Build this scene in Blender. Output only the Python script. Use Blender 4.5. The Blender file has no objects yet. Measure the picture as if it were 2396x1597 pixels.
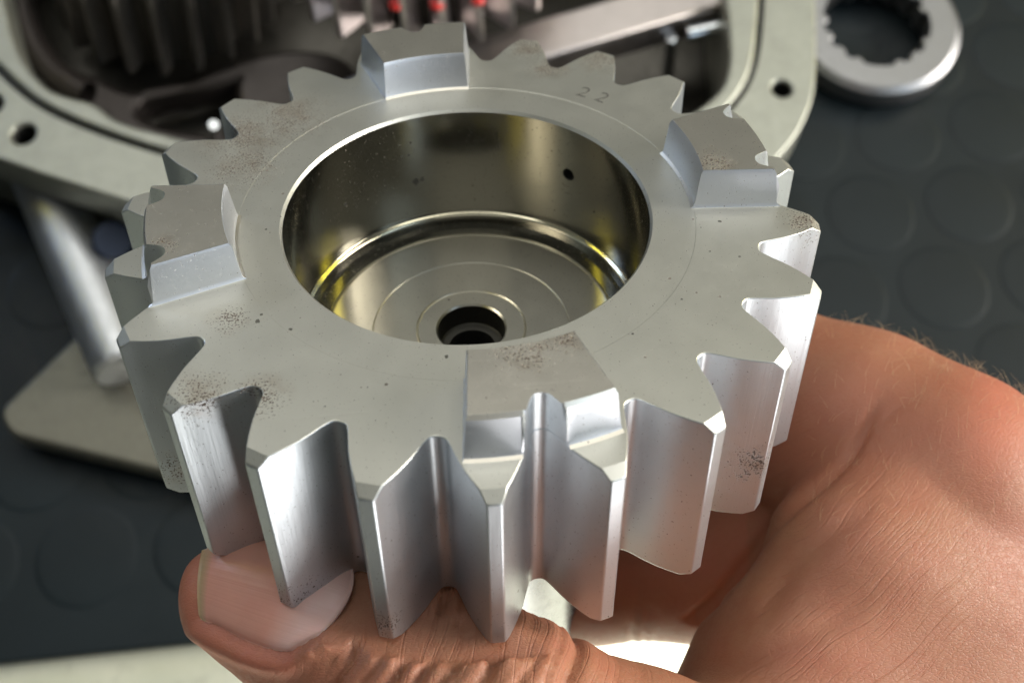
import bpy, bmesh, math, random
import numpy as np
from mathutils import Matrix, Vector, Euler
from math import pi, sin, cos, radians, atan2, hypot

random.seed(7)
rng = np.random.default_rng(7)
SC = bpy.context.scene
COL = SC.collection

# ------------------------------------------------------------------ camera
S = 0.042                                   # tip radius of the gear in metres
PITCH = radians(63)                         # camera looks down at the bench
HC = 0.312                                  # height of the lens above the mat
F = 2616.6                                  # focal length in photograph pixels
PX, PY = 1198.0, 598.5                      # principal point (the photograph is cropped)
CAM_R = Matrix(((1, 0, 0), (0, sin(PITCH), -cos(PITCH)), (0, cos(PITCH), sin(PITCH))))
CAM_R = Matrix(((1, 0, 0), (0, sin(PITCH), -cos(PITCH)), (0, cos(PITCH), sin(PITCH))))
CAM_O = Vector((0, 0, HC))
cd = bpy.data.cameras.new('camera')
cam = bpy.data.objects.new('camera', cd)
COL.objects.link(cam)
cam.matrix_world = Matrix.Translation(CAM_O) @ CAM_R.to_4x4()
cd.sensor_width = 36.0
cd.lens = F / 2396 * 36
cd.shift_x = 0.0
cd.shift_y = -(798.5 - PY) / 2396
cd.clip_start, cd.clip_end = 0.005, 60
cd.dof.use_dof = True
cd.dof.focus_distance = 0.124
cd.dof.aperture_fstop = cd.lens / 1.5
SC.camera = cam

# ------------------------------------------------------------------ light
SC.view_settings.view_transform = 'Standard'
SC.view_settings.look = 'None'
SC.view_settings.exposure = 0.0
SC.view_settings.gamma = 1.0
wd = bpy.data.worlds.new('World')
SC.world = wd
wd.use_nodes = True
wd.node_tree.nodes['Background'].inputs[0].default_value = (0.62, 0.66, 0.62, 1)
wd.node_tree.nodes['Background'].inputs[1].default_value = 0.15


def area(name, loc, target, sx, sy, power, colour):
    l = bpy.data.lights.new(name, 'AREA')
    l.shape = 'RECTANGLE'; l.size = sx; l.size_y = sy
    l.energy = power; l.color = colour
    o = bpy.data.objects.new(name, l); COL.objects.link(o)
    o.location = loc
    o.rotation_euler = (Vector(target) - Vector(loc)).to_track_quat('-Z', 'Y').to_euler()
    return o


area('window_light', (1.75, 0.15, 0.85), (0.06, 0.04, 0.15), 1.0, 0.9, 60, (1.0, 0.95, 0.88))
area('front_window_light', (1.4, -0.9, 1.3), (0, 0.08, 0.18), 1.2, 1.0, 8, (0.68, 0.84, 1.0))
area('ceiling_light', (0.0, 1.0, 2.0), (0, 0.08, 0.18), 1.9, 1.5, 19, (1.0, 0.99, 0.93))
area('bore_fill_light', (0.0, -1.1, 2.0), (0, 0.08, 0.18), 1.6, 1.3, 1.8, (1.0, 0.99, 0.93))  # unseen fill added overhead in front to brighten the bore floor


area('yellow_streak_lamp', (1.45, 1.13, 1.10), (0, 0.08, 0.18), 0.10, 0.6, 3.0, (1.0, 0.86, 0.08))  # unseen lamp added to throw a yellow streak into the bore
area('second_yellow_streak_lamp', (-1.38, 0.88, 1.21), (0, 0.08, 0.18), 0.09, 0.45, 1.1, (1.0, 0.86, 0.08))  # also added, for the yellow streak on the bore's other side
area('blue_streak_lamp', (-1.50, 1.10, 0.95), (0, 0.08, 0.18), 0.30, 0.5, 5.0, (0.50, 0.66, 1.0))  # added out of view to make the blue stripe on the bore wall


def spot_light(name, loc, target, power, size):
    sp = bpy.data.lights.new(name, 'SPOT')
    sp.energy = power; sp.color = (1.0, 0.96, 0.9)
    sp.spot_size = radians(size); sp.spot_blend = 0.03; sp.shadow_soft_size = 0.01
    so = bpy.data.objects.new(name, sp); COL.objects.link(so)
    so.location = loc
    so.rotation_euler = (Vector(target) - Vector(loc)).to_track_quat('-Z', 'Y').to_euler()


# sunshine that falls through the door onto the table edge and onto the floor
spot_light('table_sunshine', (0.75, -1.5, 1.7), (0.066, -0.098, 0), 1500, 6.2)
area('doorway_light', (0.95, -1.3, 0.0), (0, 0.08, 0.18), 0.5, 0.5, 3.5, (1.0, 0.99, 0.97))
area('sunlit_ground_light', (0.86, -1.37, -0.63), (0, 0.08, 0.18), 0.65, 0.5, 22, (1.0, 0.99, 0.96))


# ------------------------------------------------------------------ helpers
def ray(u, v):
    return CAM_R @ Vector(((u - PX) / F, -(v - PY) / F, -1.0))


def at_depth(u, v, d):                      # d in gear units along the view axis
    return CAM_O + ray(u, v) * (d * S)


def at_z(u, v, z):                          # where that line of sight meets height z
    r = ray(u, v)
    return CAM_O + r * ((z - HC) / r.z)


def link(name, me, mat, parent=None, mats=None):
    o = bpy.data.objects.new(name, me); COL.objects.link(o)
    for m in (mats or [mat]):
        me.materials.append(m)
    if parent: o.parent = parent
    return o


def mesh(verts, faces, smooth=None):
    me = bpy.data.meshes.new('mesh')
    me.from_pydata([tuple(v) for v in verts], [], faces)
    me.validate()
    bm = bmesh.new(); bm.from_mesh(me)
    bmesh.ops.remove_doubles(bm, verts=bm.verts, dist=1e-7)
    bmesh.ops.recalc_face_normals(bm, faces=bm.faces)
    bm.to_mesh(me); bm.free()
    if smooth is not None:
        me.shade_smooth(); me.set_sharp_from_angle(angle=radians(smooth))
    return me


def thing(name, label, cat, loc=None, group=None):
    o = bpy.data.objects.new(name, None); COL.objects.link(o)
    o.empty_display_size = 0.01
    if loc is not None: o.location = loc
    return tag(o, label, cat, group)


def tag(o, label, cat, group=None):
    o['label'] = label; o['category'] = cat
    if group: o['group'] = group
    return o


def bevel(o, w, seg=2, ang=35):
    m = o.modifiers.new('bevel', 'BEVEL'); m.width = w; m.segments = seg
    m.limit_method = 'ANGLE'; m.angle_limit = radians(ang); m.harden_normals = False
    return o


def revolve(profile, n=128, closed=False, a0=0.0, a1=2 * pi, smooth=30):
    """profile: list of (r, z)"""
    vs, fs = [], []
    full = abs(a1 - a0 - 2 * pi) < 1e-6
    m = n if full else n + 1
    k = len(profile)
    for i in range(m):
        a = a0 + (a1 - a0) * i / n
        for r, z in profile:
            vs.append((r * cos(a), r * sin(a), z))
    for i in range(n):
        j = (i + 1) % m
        for q in range(k if closed else k - 1):
            q2 = (q + 1) % k
            fs.append((i * k + q, j * k + q, j * k + q2, i * k + q2))
    return mesh(vs, fs, smooth)


def curve_fill(name, loops, thick, mat, parent, bev=0.0008, z=0.0):
    """a plate from outline loops (the first the outside, others holes), top at z"""
    c = bpy.data.curves.new(name, 'CURVE'); c.dimensions = '2D'; c.fill_mode = 'BOTH'
    c.extrude = max(thick / 2 - bev, 1e-5); c.bevel_depth = bev; c.bevel_resolution = 2
    for lp in loops:
        s = c.splines.new('POLY'); s.points.add(len(lp) - 1)
        for p, q in zip(s.points, lp): p.co = (q[0], q[1], 0, 1)
        s.use_cyclic_u = True
    t = bpy.data.objects.new('tmp', c); COL.objects.link(t)
    dg = bpy.context.evaluated_depsgraph_get()
    me = bpy.data.meshes.new_from_object(t.evaluated_get(dg))
    bpy.data.objects.remove(t); bpy.data.curves.remove(c)
    for v in me.vertices: v.co.z += z - thick / 2
    me.materials.clear()
    me.shade_smooth(); me.set_sharp_from_angle(angle=radians(35))
    return link(name, me, mat, parent)


def smooth_loop(pts, n=2, closed=True):
    pts = [tuple(p[:2]) for p in pts]
    for _ in range(n):
        q = []
        m = len(pts)
        for i in range(m):
            a, b = pts[i], pts[(i + 1) % m]
            q.append((a[0] * .75 + b[0] * .25, a[1] * .75 + b[1] * .25))
            q.append((a[0] * .25 + b[0] * .75, a[1] * .25 + b[1] * .75))
        pts = q
    return pts


def circle(c, r, n=40):
    return [(c[0] + r * cos(2 * pi * i / n), c[1] + r * sin(2 * pi * i / n)) for i in range(n)]


def tube(p0, p1, r0, r1=None, n=32, cap=True):
    r1 = r1 or r0
    p0, p1 = Vector(p0), Vector(p1)
    ax = (p1 - p0).normalized()
    q = ax.to_track_quat('Z', 'Y').to_matrix()
    L = (p1 - p0).length
    c = min(r0, r1) * .12
    prof = [(0.0, 0), (r0 - c, 0), (r0, c), (r1, L - c), (r1 - c, L), (0.0, L)]
    me = revolve(prof, n, smooth=30)
    me.transform(Matrix.Translation(p0) @ q.to_4x4())
    return me


# ------------------------------------------------------------------ materials
class NT:
    def __init__(s, name):
        s.m = bpy.data.materials.new(name); s.m.use_nodes = True
        s.t = s.m.node_tree; s.b = s.t.nodes['Principled BSDF']
        s.tc = s.t.nodes.new('ShaderNodeTexCoord')

    def n(s, kind, **kw):
        o = s.t.nodes.new('ShaderNode' + kind)
        for k, v in kw.items():
            if k.startswith('i_'):
                key = k[2:]
                key = int(key) if key.isdigit() else key.replace('_', ' ')
                o.inputs[key].default_value = v
            else: setattr(o, k, v)
        return o

    def l(s, a, b): s.t.links.new(a, b)

    def noise(s, scale, detail=4, rough=.55, vec=None):
        o = s.n('TexNoise'); o.inputs['Scale'].default_value = scale
        o.inputs['Detail'].default_value = detail; o.inputs['Roughness'].default_value = rough
        s.l(vec or s.tc.outputs['Object'], o.inputs['Vector'])
        return o.outputs['Fac']

    def ramp(s, fac, stops):
        o = s.n('ValToRGB')
        e = o.color_ramp.elements
        while len(e) < len(stops): e.new(.5)
        for i, (p, c) in enumerate(stops):
            e[i].position = p
            e[i].color = (c, c, c, 1) if not isinstance(c, tuple) else (*c, 1)
        s.l(fac, o.inputs[0]); return o.outputs[0]

    def mix(s, fac, a, b, mode='MIX'):
        o = s.n('Mix', data_type='RGBA', blend_type=mode)
        for inp, v in ((o.inputs[0], fac), (o.inputs[6], a), (o.inputs[7], b)):
            if isinstance(v, (int, float)): inp.default_value = v
            elif isinstance(v, tuple): inp.default_value = (*v, 1)
            else: s.l(v, inp)
        return o.outputs[2]

    def math(s, op, a, b=0.0, c=0.0):
        o = s.n('Math', operation=op)
        for i, v in enumerate((a, b, c)):
            if isinstance(v, (int, float)): o.inputs[i].default_value = v
            else: s.l(v, o.inputs[i])
        return o.outputs[0]

    def bump(s, h, strength, dist, prev=None):
        o = s.n('Bump'); o.inputs['Strength'].default_value = strength
        o.inputs['Distance'].default_value = dist
        s.l(h, o.inputs['Height'])
        if prev: s.l(prev, o.inputs['Normal'])
        return o.outputs[0]

    def set(s, **kw):
        for k, v in kw.items():
            i = s.b.inputs[k.replace('_', ' ')]
            if isinstance(v, (int, float)): i.default_value = v
            elif isinstance(v, tuple): i.default_value = (*v, 1)
            else: s.l(v, i)


def metal(name, base, rough, bscale=4000, bstr=.15, var=.12, metallic=1.0, stretch=None):
    k = NT(name)
    vec = None
    if stretch:
        mp = k.n('Mapping'); mp.inputs['Scale'].default_value = stretch
        k.l(k.tc.outputs['Object'], mp.inputs[0]); vec = mp.outputs[0]
    f = k.noise(160, 5, .6)
    d = tuple(c * (1 - var * 2) for c in base)
    k.set(Base_Color=k.mix(f, d, base), Metallic=metallic,
          Roughness=k.ramp(k.noise(500, 3), [(0.3, rough * .8), (.7, min(1, rough * 1.2))]))
    k.set(Normal=k.bump(k.noise(bscale, 2, vec=vec), bstr, .00003))
    return k.m


def plain(name, col, rough, var=.25, scale=120, bump=0.0, bscale=600, spec=.5):
    k = NT(name)
    f = k.noise(scale, 5, .6)
    k.set(Base_Color=k.mix(f, tuple(c * (1 - var) for c in col), tuple(min(1, c * (1 + var)) for c in col)), Roughness=rough)
    k.b.inputs['Specular IOR Level'].default_value = spec
    if bump: k.set(Normal=k.bump(k.noise(bscale, 3), bump, .0004))
    return k.m


def steel(name, base, rough, spots, grain=.0, flank=False, turned=False, scratch=.12, stains=()):
    """machined steel with patches of dark rust pitting at the places the photograph shows"""
    k = NT(name)
    P = k.tc.outputs['Object']
    mask = None
    for (x, y, z, r) in spots:
        vm = k.n('VectorMath', operation='DISTANCE')
        vm.inputs[1].default_value = (x * S, y * S, z * S)
        k.l(P, vm.inputs[0])
        mr = k.n('MapRange'); mr.inputs[1].default_value = r * S * .25; mr.inputs[2].default_value = r * S
        mr.inputs[3].default_value = 1; mr.inputs[4].default_value = 0
        k.l(vm.outputs['Value'], mr.inputs[0])
        mask = mr.outputs[0] if mask is None else k.math('MAXIMUM', mask, mr.outputs[0])
    if mask is None: mask = k.math('MULTIPLY', k.noise(30), 0.0)
    big = k.noise(420, 3, .6)
    fine = k.noise(4300, 2, .55)
    # pits: small dark specks, dense in the patches and sparse elsewhere
    thr = k.math('SUBTRACT', .685, k.math('MULTIPLY', k.math('MULTIPLY', mask, big), .33))
    pit = k.math('MULTIPLY', k.math('SUBTRACT', fine, thr), 22.0)
    pit = k.math('MINIMUM', k.math('MAXIMUM', pit, 0.0), 1.0)
    vor = k.n('TexVoronoi'); vor.inputs['Scale'].default_value = 420
    k.l(P, vor.inputs['Vector'])
    speck = k.math('LESS_THAN', vor.outputs['Distance'], .075)
    sel = k.n('SeparateColor'); k.l(vor.outputs['Color'], sel.inputs[0])
    speck = k.math('MULTIPLY', speck, k.math('GREATER_THAN', sel.outputs[0], .90))
    pit = k.math('MAXIMUM', pit, k.math('MULTIPLY', speck, .8))
    cloud = k.ramp(k.noise(70, 5, .65), [(.3, .0), (.75, 1.0)])
    col = k.mix(cloud, tuple(c * .93 for c in base), base)
    stain = k.math('MULTIPLY', mask, k.ramp(k.noise(260, 4, .7), [(.45, 0.0), (.7, .55)]))
    col = k.mix(stain, col, (.36, .27, .19))
    col = k.mix(pit, col, (.085, .056, .040))
    st = None                               # single dark stains
    for (sp_, r_) in stains:
        vm = k.n('VectorMath', operation='DISTANCE'); vm.inputs[1].default_value = sp_
        k.l(P, vm.inputs[0])
        dq = k.math('ADD', vm.outputs['Value'], k.math('MULTIPLY', k.math('SUBTRACT', k.noise(1800, 2, .6), .5), r_ * 3.0))
        q_ = k.math('LESS_THAN', dq, r_)
        st = q_ if st is None else k.math('MAXIMUM', st, q_)
    if st is not None:
        col = k.mix(k.math('MULTIPLY', st, .9), col, (.03, .028, .022)); pit = k.math('MAXIMUM', pit, st)
    rgh = k.math('ADD', k.math('MULTIPLY', k.noise(300, 4, .6), .08), rough - .04)
    rgh = k.math('ADD', rgh, k.math('MULTIPLY', pit, .4))
    k.set(Base_Color=col, Metallic=k.math('SUBTRACT', 1.0, k.math('MULTIPLY', pit, .85)), Roughness=rgh)
    mp = k.n('Mapping'); mp.inputs['Scale'].default_value = (1, 1, .04) if flank else (1, 1, 1)
    k.l(P, mp.inputs[0])
    b = k.bump(k.noise(3600, 3, .6, mp.outputs[0]), grain, .00004)
    if turned:                              # faint turning rings about the axis and a few fine scratches
        sx = k.n('SeparateXYZ'); k.l(P, sx.inputs[0])
        rad = k.math('SQRT', k.math('ADD', k.math('MULTIPLY', sx.outputs[0], sx.outputs[0]), k.math('MULTIPLY', sx.outputs[1], sx.outputs[1])))
        cv = k.n('CombineXYZ'); k.l(rad, cv.inputs[0])
        b = k.bump(k.noise(9000, 2, .5, cv.outputs[0]), .10, .00003, b)
    scr = None
    for rz, sc_ in ((.5, 60), (-.9, 45), (1.4, 70)):
        m2 = k.n('Mapping'); m2.inputs['Rotation'].default_value = (.2, .3, rz); m2.inputs['Scale'].default_value = (1, 34, 3)
        k.l(P, m2.inputs[0])
        ln = k.ramp(k.noise(sc_ * 1.6, 2, .5, m2.outputs[0]), [(.70, 0.0), (.73, 1.0)])
        scr = ln if scr is None else k.math('MAXIMUM', scr, ln)
    b = k.bump(k.math('MULTIPLY', scr, -1.0), scratch, .00003, b)
    b = k.bump(k.math('MULTIPLY', pit, -1.0), .5, .00006, b)
    k.set(Normal=b)
    return k.m


# ------------------------------------------------------------------ gear frame
GR = Matrix(((0.99569769, -0.09245949, -0.00611249), (0.06532095, 0.65359402, 0.75402124), (-0.06572133, -0.75117648, 0.65682159)))
GT = Vector((-0.12648303, 0.12261185, -3.11283765))
PHASE, NT_ = 1.8553056, 22
PT = 2 * pi / NT_
GEAR_M = Matrix.Translation(CAM_O + CAM_R @ (GT * S)) @ (CAM_R @ GR).to_4x4()
GH = 0.602                                  # face width
R_ROOT, R_TIP, R_CH, Z_CH = .803, .978, .95, .022
R_IN = .785
R_BORE = .5085


def th(k): return PHASE - (k - 1) * PT


def gp(r, a, z): return (r * S * cos(a), r * S * sin(a), z * S)


HALF = [(.062, .978), (.088, .965), (.116, .95), (.163, .93), (.208, .91), (.252, .89), (.292, .87), (.328, .85), (.362, .832),
        (.388, .820), (.412, .811), (.438, .806), (.468, .8035), (.5, .803)]


def r_outline(dk):
    """radius of the tooth outline at dk pitches from a tooth centre"""
    d = abs(((dk + .5) % 1.0) - .5)
    if d <= .062: return R_TIP
    for (a, ra), (b, rb) in zip(HALF, HALF[1:]):
        if a <= d <= b: return ra + (rb - ra) * (d - a) / (b - a)
    return .803


def tooth_mesh(k):
    pts = [(-d, r) for d, r in reversed(HALF)] + [(-.02, R_TIP), (.02, R_TIP)] + [(d, r) for d, r in HALF]
    a0 = th(k)
    vs, fs = [], []

    def V(r, d, z): vs.append(gp(r, a0 + d * PT, z)); return len(vs) - 1
    top, bot, it, ib, ct, cb = [], [], [], [], [], []
    for d, r in pts:
        dz = 0 if r <= R_CH else Z_CH * (r - R_CH) / (R_TIP - R_CH)
        top.append(V(r, d, -dz)); bot.append(V(r, d, -GH + dz))
        it.append(V(R_IN, d, 0)); ib.append(V(R_IN, d, -GH))
        ct.append(V(R_CH, d, 0) if r > R_CH else top[-1])
        cb.append(V(R_CH, d, -GH) if r > R_CH else bot[-1])
    for i in range(len(pts) - 1):
        j = i + 1
        fs.append((top[i], top[j], bot[j], bot[i]))
        for I, C, T in ((it, ct, top), (ib, cb, bot)):
            fs.append((I[i], I[j], C[j], C[i]))
            f = []
            for q in (C[i], C[j], T[j], T[i]):
                if q not in f: f.append(q)
            if len(f) > 2: fs.append(tuple(f))
    return mesh(vs, fs, 28)


def spot(k, r, z, rad): return (r * cos(th(k)), r * sin(th(k)), z, rad)


SPOTS_FACE = [spot(20.6, .78, 0, .19), spot(21.2, .74, 0, .18), spot(20.0, .70, 0, .16), spot(3, .90, 0, .11), spot(4, .9, 0, .10), spot(3.4, .8, 0, .1),
              spot(15.9, .90, 0, .10), spot(15.4, .82, 0, .09), spot(8, .93, 0, .09), spot(16.6, .72, 0, .07), spot(7.6, .84, 0, .06),
              spot(14.0, .98, -.52, .07), spot(10.2, .97, -.38, .10), spot(15.1, .93, -.55, .11), spot(17, .93, -.5, .1)]
SPOTS_LUG = [spot(12.5, .67, .12, .10), spot(12.0, .66, .12, .07), spot(7.5, .69, .12, .08), spot(17.6, .80, .12, .05)]
def on_bore(u, v):
    inv = GEAR_M.inverted(); o = inv @ CAM_O; d = inv.to_3x3() @ ray(u, v); R = R_BORE * S
    A = d.x ** 2 + d.y ** 2; B = 2 * (o.x * d.x + o.y * d.y); C = o.x ** 2 + o.y ** 2 - R * R
    return tuple(o + d * ((-B + math.sqrt(B * B - 4 * A * C)) / (2 * A)))


def on_face(u, v):
    inv = GEAR_M.inverted(); o = inv @ CAM_O; d = inv.to_3x3() @ ray(u, v)
    return tuple(o - d * (o.z / d.z))


BORE_STAINS = [(on_bore(u, v), r * S) for u, v, r in ((974, 425, .010), (988, 420, .007), (940, 366, .004), (956, 364, .004), (998, 345, .004), (934, 340, .003), (960, 334, .003), (808, 478, .005), (1390, 495, .004))]
FACE_STAINS = [(on_face(u, v), r * S) for u, v, r in ((622, 536, .0035), (658, 506, .003), (1685, 517, .0045), (1640, 532, .002), (1045, 833, .005), (613, 735, .005), (604, 752, .006), (680, 770, .004), (1730, 600, .003), (1660, 588, .003), (1595, 700, .003), (1480, 780, .003), (760, 950, .002), (860, 905, .002))]
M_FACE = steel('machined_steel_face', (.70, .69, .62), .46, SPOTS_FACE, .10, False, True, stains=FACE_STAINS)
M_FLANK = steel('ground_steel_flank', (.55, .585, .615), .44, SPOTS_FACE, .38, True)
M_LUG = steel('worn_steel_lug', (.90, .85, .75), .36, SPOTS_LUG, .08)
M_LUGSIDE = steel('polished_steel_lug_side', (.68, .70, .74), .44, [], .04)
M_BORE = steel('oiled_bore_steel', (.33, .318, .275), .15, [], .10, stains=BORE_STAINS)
M_FLOOR = steel('turned_bore_floor', (.74, .71, .61), .33, [], .06, False, True, 0.0)
M_RING = metal('bright_step_steel', (.86, .80, .60), .12, bstr=.03, var=.03)
M_DARK = plain('hole_shade_black', (.02, .02, .018), .7)  # near-black colour standing in for the shade inside holes
M_MARK = plain('stamped_mark', (.09, .085, .075), .6)

gear = thing('steel_gear', 'steel gear with four raised lugs and a deep centre bore held up in the hand', 'gear')
gear.matrix_world = GEAR_M

# body: ring face with a shallow turned step, underside, shaft below
NB = 220
body = revolve([(a * S, z * S) for a, z in [(R_IN, 0), (.634, 0), (.633, -.0005), (.516, -.0005), (R_BORE + .0005, -.010)]], NB, smooth=12)
link('gear_face', body, M_FACE, gear)
under = revolve([(a * S, z * S) for a, z in [(R_IN, -GH), (.47, -GH), (.435, -GH - .03), (.435, -1.9), (.42, -1.92), (.2, -1.92), (0.0, -1.92)]], 96, smooth=30)
link('gear_shaft', under, metal('dark_shaft_steel', (.19, .195, .20), .26, 2500, .06, .08), gear)

for k in range(1, NT_ + 1):
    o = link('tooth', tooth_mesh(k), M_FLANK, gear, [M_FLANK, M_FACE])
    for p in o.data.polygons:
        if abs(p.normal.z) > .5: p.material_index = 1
    bevel(o, .0033 * S, 2, 40)

# bore wall with the oil hole left open (a square patch of the grid becomes a round hole)
ZB = -.405                                  # where the wall ends at the bright step


def bore_wall():
    n, rows = 180, 14
    ax = Vector(GEAR_M.inverted() @ at_depth(1327, 411, 3.4))
    # point of the far wall that the line of sight (1327, 411) meets
    o = GEAR_M.inverted() @ CAM_O
    d = (GEAR_M.inverted().to_3x3() @ ray(1327, 411))
    R = R_BORE * S
    A = d.x ** 2 + d.y ** 2; B = 2 * (o.x * d.x + o.y * d.y); C = o.x ** 2 + o.y ** 2 - R * R
    t = (-B + math.sqrt(B * B - 4 * A * C)) / (2 * A)
    h = o + d * t
    ha, hz = atan2(h.y, h.x), h.z
    z0, z1 = -.010 * S, ZB * S
    da = 2 * pi / n
    i0 = int(((ha % (2 * pi)) / da)); rr = .0215 * S
    cell = R * da
    zc = (z1 - z0) / rows
    j0 = int(round((hz - z0) / zc))
    w = 2                                   # patch half width in columns / rows
    a_lo, a_hi = (i0 - w + .0) * da, (i0 + w) * da
    j_lo, j_hi = j0 - 1, j0 + 1
    pa, pz = (a_lo + a_hi) / 2, z0 + zc * (j_lo + j_hi) / 2
    vs, fs, idx = [], [], {}

    def V(a, z, r=R):
        vs.append((r * cos(a), r * sin(a), z)); return len(vs) - 1
    for i in range(n):
        for j in range(rows + 1): idx[i, j] = V(i * da, z0 + zc * j)
    for i in range(n):
        for j in range(rows):
            if i0 - w <= i < i0 + w and j_lo <= j < j_hi: continue
            fs.append((idx[i, j], idx[(i + 1) % n, j], idx[(i + 1) % n, j + 1], idx[i, j + 1]))
    ring = [(i, j_lo) for i in range(i0 - w, i0 + w)] + [(i0 + w, j) for j in range(j_lo, j_hi)] + \
           [(i, j_hi) for i in range(i0 + w, i0 - w, -1)] + [(i0 - w, j) for j in range(j_hi, j_lo, -1)]
    # finer circle: two circle points per ring edge
    m = len(ring) * 2
    hole_c, hole_b = [], []
    st = atan2((z0 + zc * j_lo) - pz, R * (a_lo - pa))
    for q in range(m):
        # angle follows the square ring
        i, j = ring[(q // 2) % len(ring)]; i2, j2 = ring[(q // 2 + 1) % len(ring)]
        f = .5 * (q % 2)
        x = R * ((i + (i2 - i) * f) * da - pa); y = z0 + zc * (j + (j2 - j) * f) - pz
        an = atan2(y, x)
        hole_c.append(V(pa + rr * cos(an) / R, pz + rr * sin(an)))
        hole_b.append(V(pa + rr * cos(an) / R, pz + rr * sin(an), R + .09 * S))
    for q in range(len(ring)):
        a, b = idx[ring[q]], idx[ring[(q + 1) % len(ring)]]
        c0, c1, c2 = hole_c[2 * q], hole_c[2 * q + 1], hole_c[(2 * q + 2) % m]
        fs += [(a, b, c1), (a, c1, c0), (b, c2, c1)]
    me = mesh(vs, fs, 30)
    hv = [vs[q] for q in hole_c] + [vs[q] for q in hole_b]
    hf = [(q, (q + 1) % m, m + (q + 1) % m, m + q) for q in range(m)] + [tuple(range(m, 2 * m))]
    return me, mesh(hv, hf, 30)


bw, oh = bore_wall()
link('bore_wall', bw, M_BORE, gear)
link('oil_hole', oh, M_DARK, gear)
link('step_ring', revolve([(a * S, z * S) for a, z in [(R_BORE, ZB), (.506, ZB - .003), (.502, ZB - .004), (.498, ZB - .010)]], 180, smooth=60), M_RING, gear)
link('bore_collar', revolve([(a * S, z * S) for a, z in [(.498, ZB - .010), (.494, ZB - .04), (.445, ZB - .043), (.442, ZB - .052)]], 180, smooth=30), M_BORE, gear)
ZF = ZB - .048


def groove(r, w=.004, d=.004): return [(r + w, ZF), (r, ZF - d), (r - w, ZF)]


fl = [(.442, ZB - .052), (.436, ZF)] + groove(.300, .0028, .003) + groove(.165, .004, .005) + [(.108, ZF), (.103, ZF - .006)]
link('bore_floor', revolve([(a * S, z * S) for a, z in fl], 160, smooth=12), M_FLOOR, gear)
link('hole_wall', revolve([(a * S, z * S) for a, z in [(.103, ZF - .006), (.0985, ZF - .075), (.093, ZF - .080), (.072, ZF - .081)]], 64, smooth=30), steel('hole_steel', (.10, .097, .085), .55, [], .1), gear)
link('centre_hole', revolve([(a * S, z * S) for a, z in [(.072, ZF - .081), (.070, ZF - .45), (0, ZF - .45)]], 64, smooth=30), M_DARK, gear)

# lugs, cut by the tooth gaps
LH = .120


def lug_mesh(kc):
    w = .735
    n = 96
    vs, fs = [], []
    ds = sorted(set([round(-w + 2 * w * i / n, 5) for i in range(n + 1)]))
    fr, cb = .011, .010                     # fillet at the foot, chamfer at the top

    def section(d, inner, side):
        ro = min(.868, r_outline(kc + d) - .0005)
        cut = r_outline(kc + d) < .868
        ri = .634
        if cut:
            out = [(ro, 0.0), (ro, fr * 1.0), (ro, LH * .5), (min(ro, .851), LH - cb * 1.1), (min(ro, .844), LH)]
        else:
            out = [(.868 + fr, 0.0), (.868 + .002, fr * .4), (.868 - .003, fr * 1.2), (.851, LH - cb * 1.1), (.844, LH)]
        inn = [(ri - fr * .8, 0.0), (ri - .001, fr * .5), (ri + .002, fr * 1.3), (ri + .010, LH - cb * 1.2), (ri + .016, LH)]
        return inn, out
    cols = []
    for q, d in enumerate(ds):
        inn, out = section(d, 0, 0)
        prof = inn + out[::-1]              # up the inner side, across the top, down the outer side
        cols.append((d, prof))
    m = len(cols[0][1])
    grid = []
    for d, prof in cols:
        row = []
        for r, z in prof:
            # the two end walls: taper a little, with a chamfered shoulder and a fillet at the foot
            e = 0.0
            if z < 1e-6: e = .016
            elif z > LH - 1e-6: e = -.055
            elif z > LH - cb * 1.5: e = -.030
            elif z < fr * .7: e = .004
            dd = d + (e if d > 0 else -e) * abs(d / w) ** 30 / max(r, .4) * .75
            vs.append(gp(r, th(kc) - dd * PT, z)); row.append(len(vs) - 1)
        grid.append(row)
    for a, b in zip(grid, grid[1:]):
        for q in range(m - 1): fs.append((a[q], b[q], b[q + 1], a[q + 1]))
    for row in (grid[0], grid[-1]):
        h = m // 2
        for q in range(h - 1): fs.append((row[q], row[q + 1], row[m - 2 - q], row[m - 1 - q]))
    return mesh(vs, fs, 24)


for kc in (1.5, 7.0, 12.5, 18.0):
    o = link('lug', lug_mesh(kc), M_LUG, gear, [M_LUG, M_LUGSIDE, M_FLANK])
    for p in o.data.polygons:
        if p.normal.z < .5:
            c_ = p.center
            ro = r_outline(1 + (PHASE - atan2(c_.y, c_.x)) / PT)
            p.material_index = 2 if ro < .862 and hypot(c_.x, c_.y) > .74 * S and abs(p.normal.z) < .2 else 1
    bevel(o, .0025 * S, 2, 40)

# the stamped figures between the third and fourth tooth
for (u, v) in ((1366, 217), (1409, 229.5)):
    o_ = GEAR_M.inverted() @ CAM_O; d_ = GEAR_M.inverted().to_3x3() @ ray(u, v)
    h = o_ - d_ * (o_.z / d_.z)
    f = bpy.data.curves.new('f', 'FONT'); f.body = '2'; f.size = .082 * S; f.align_x = 'CENTER'; f.align_y = 'CENTER'
    f.extrude = .0006 * S
    f.offset = -.0016 * S
    t = bpy.data.objects.new('t', f); COL.objects.link(t)
    me = bpy.data.meshes.new_from_object(t.evaluated_get(bpy.context.evaluated_depsgraph_get()))
    bpy.data.objects.remove(t); bpy.data.curves.remove(f)
    me.materials.clear()
    me.transform(Matrix.Translation((h.x, h.y, .0006 * S)) @ Matrix.Rotation(atan2(h.y, h.x) - pi / 2, 4, 'Z'))
    link('stamped_figure', me, M_MARK, gear)


# ------------------------------------------------------------------ hand (one continuous surface)
def W(u, v, d): return np.array(at_depth(u, v, d))


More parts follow.
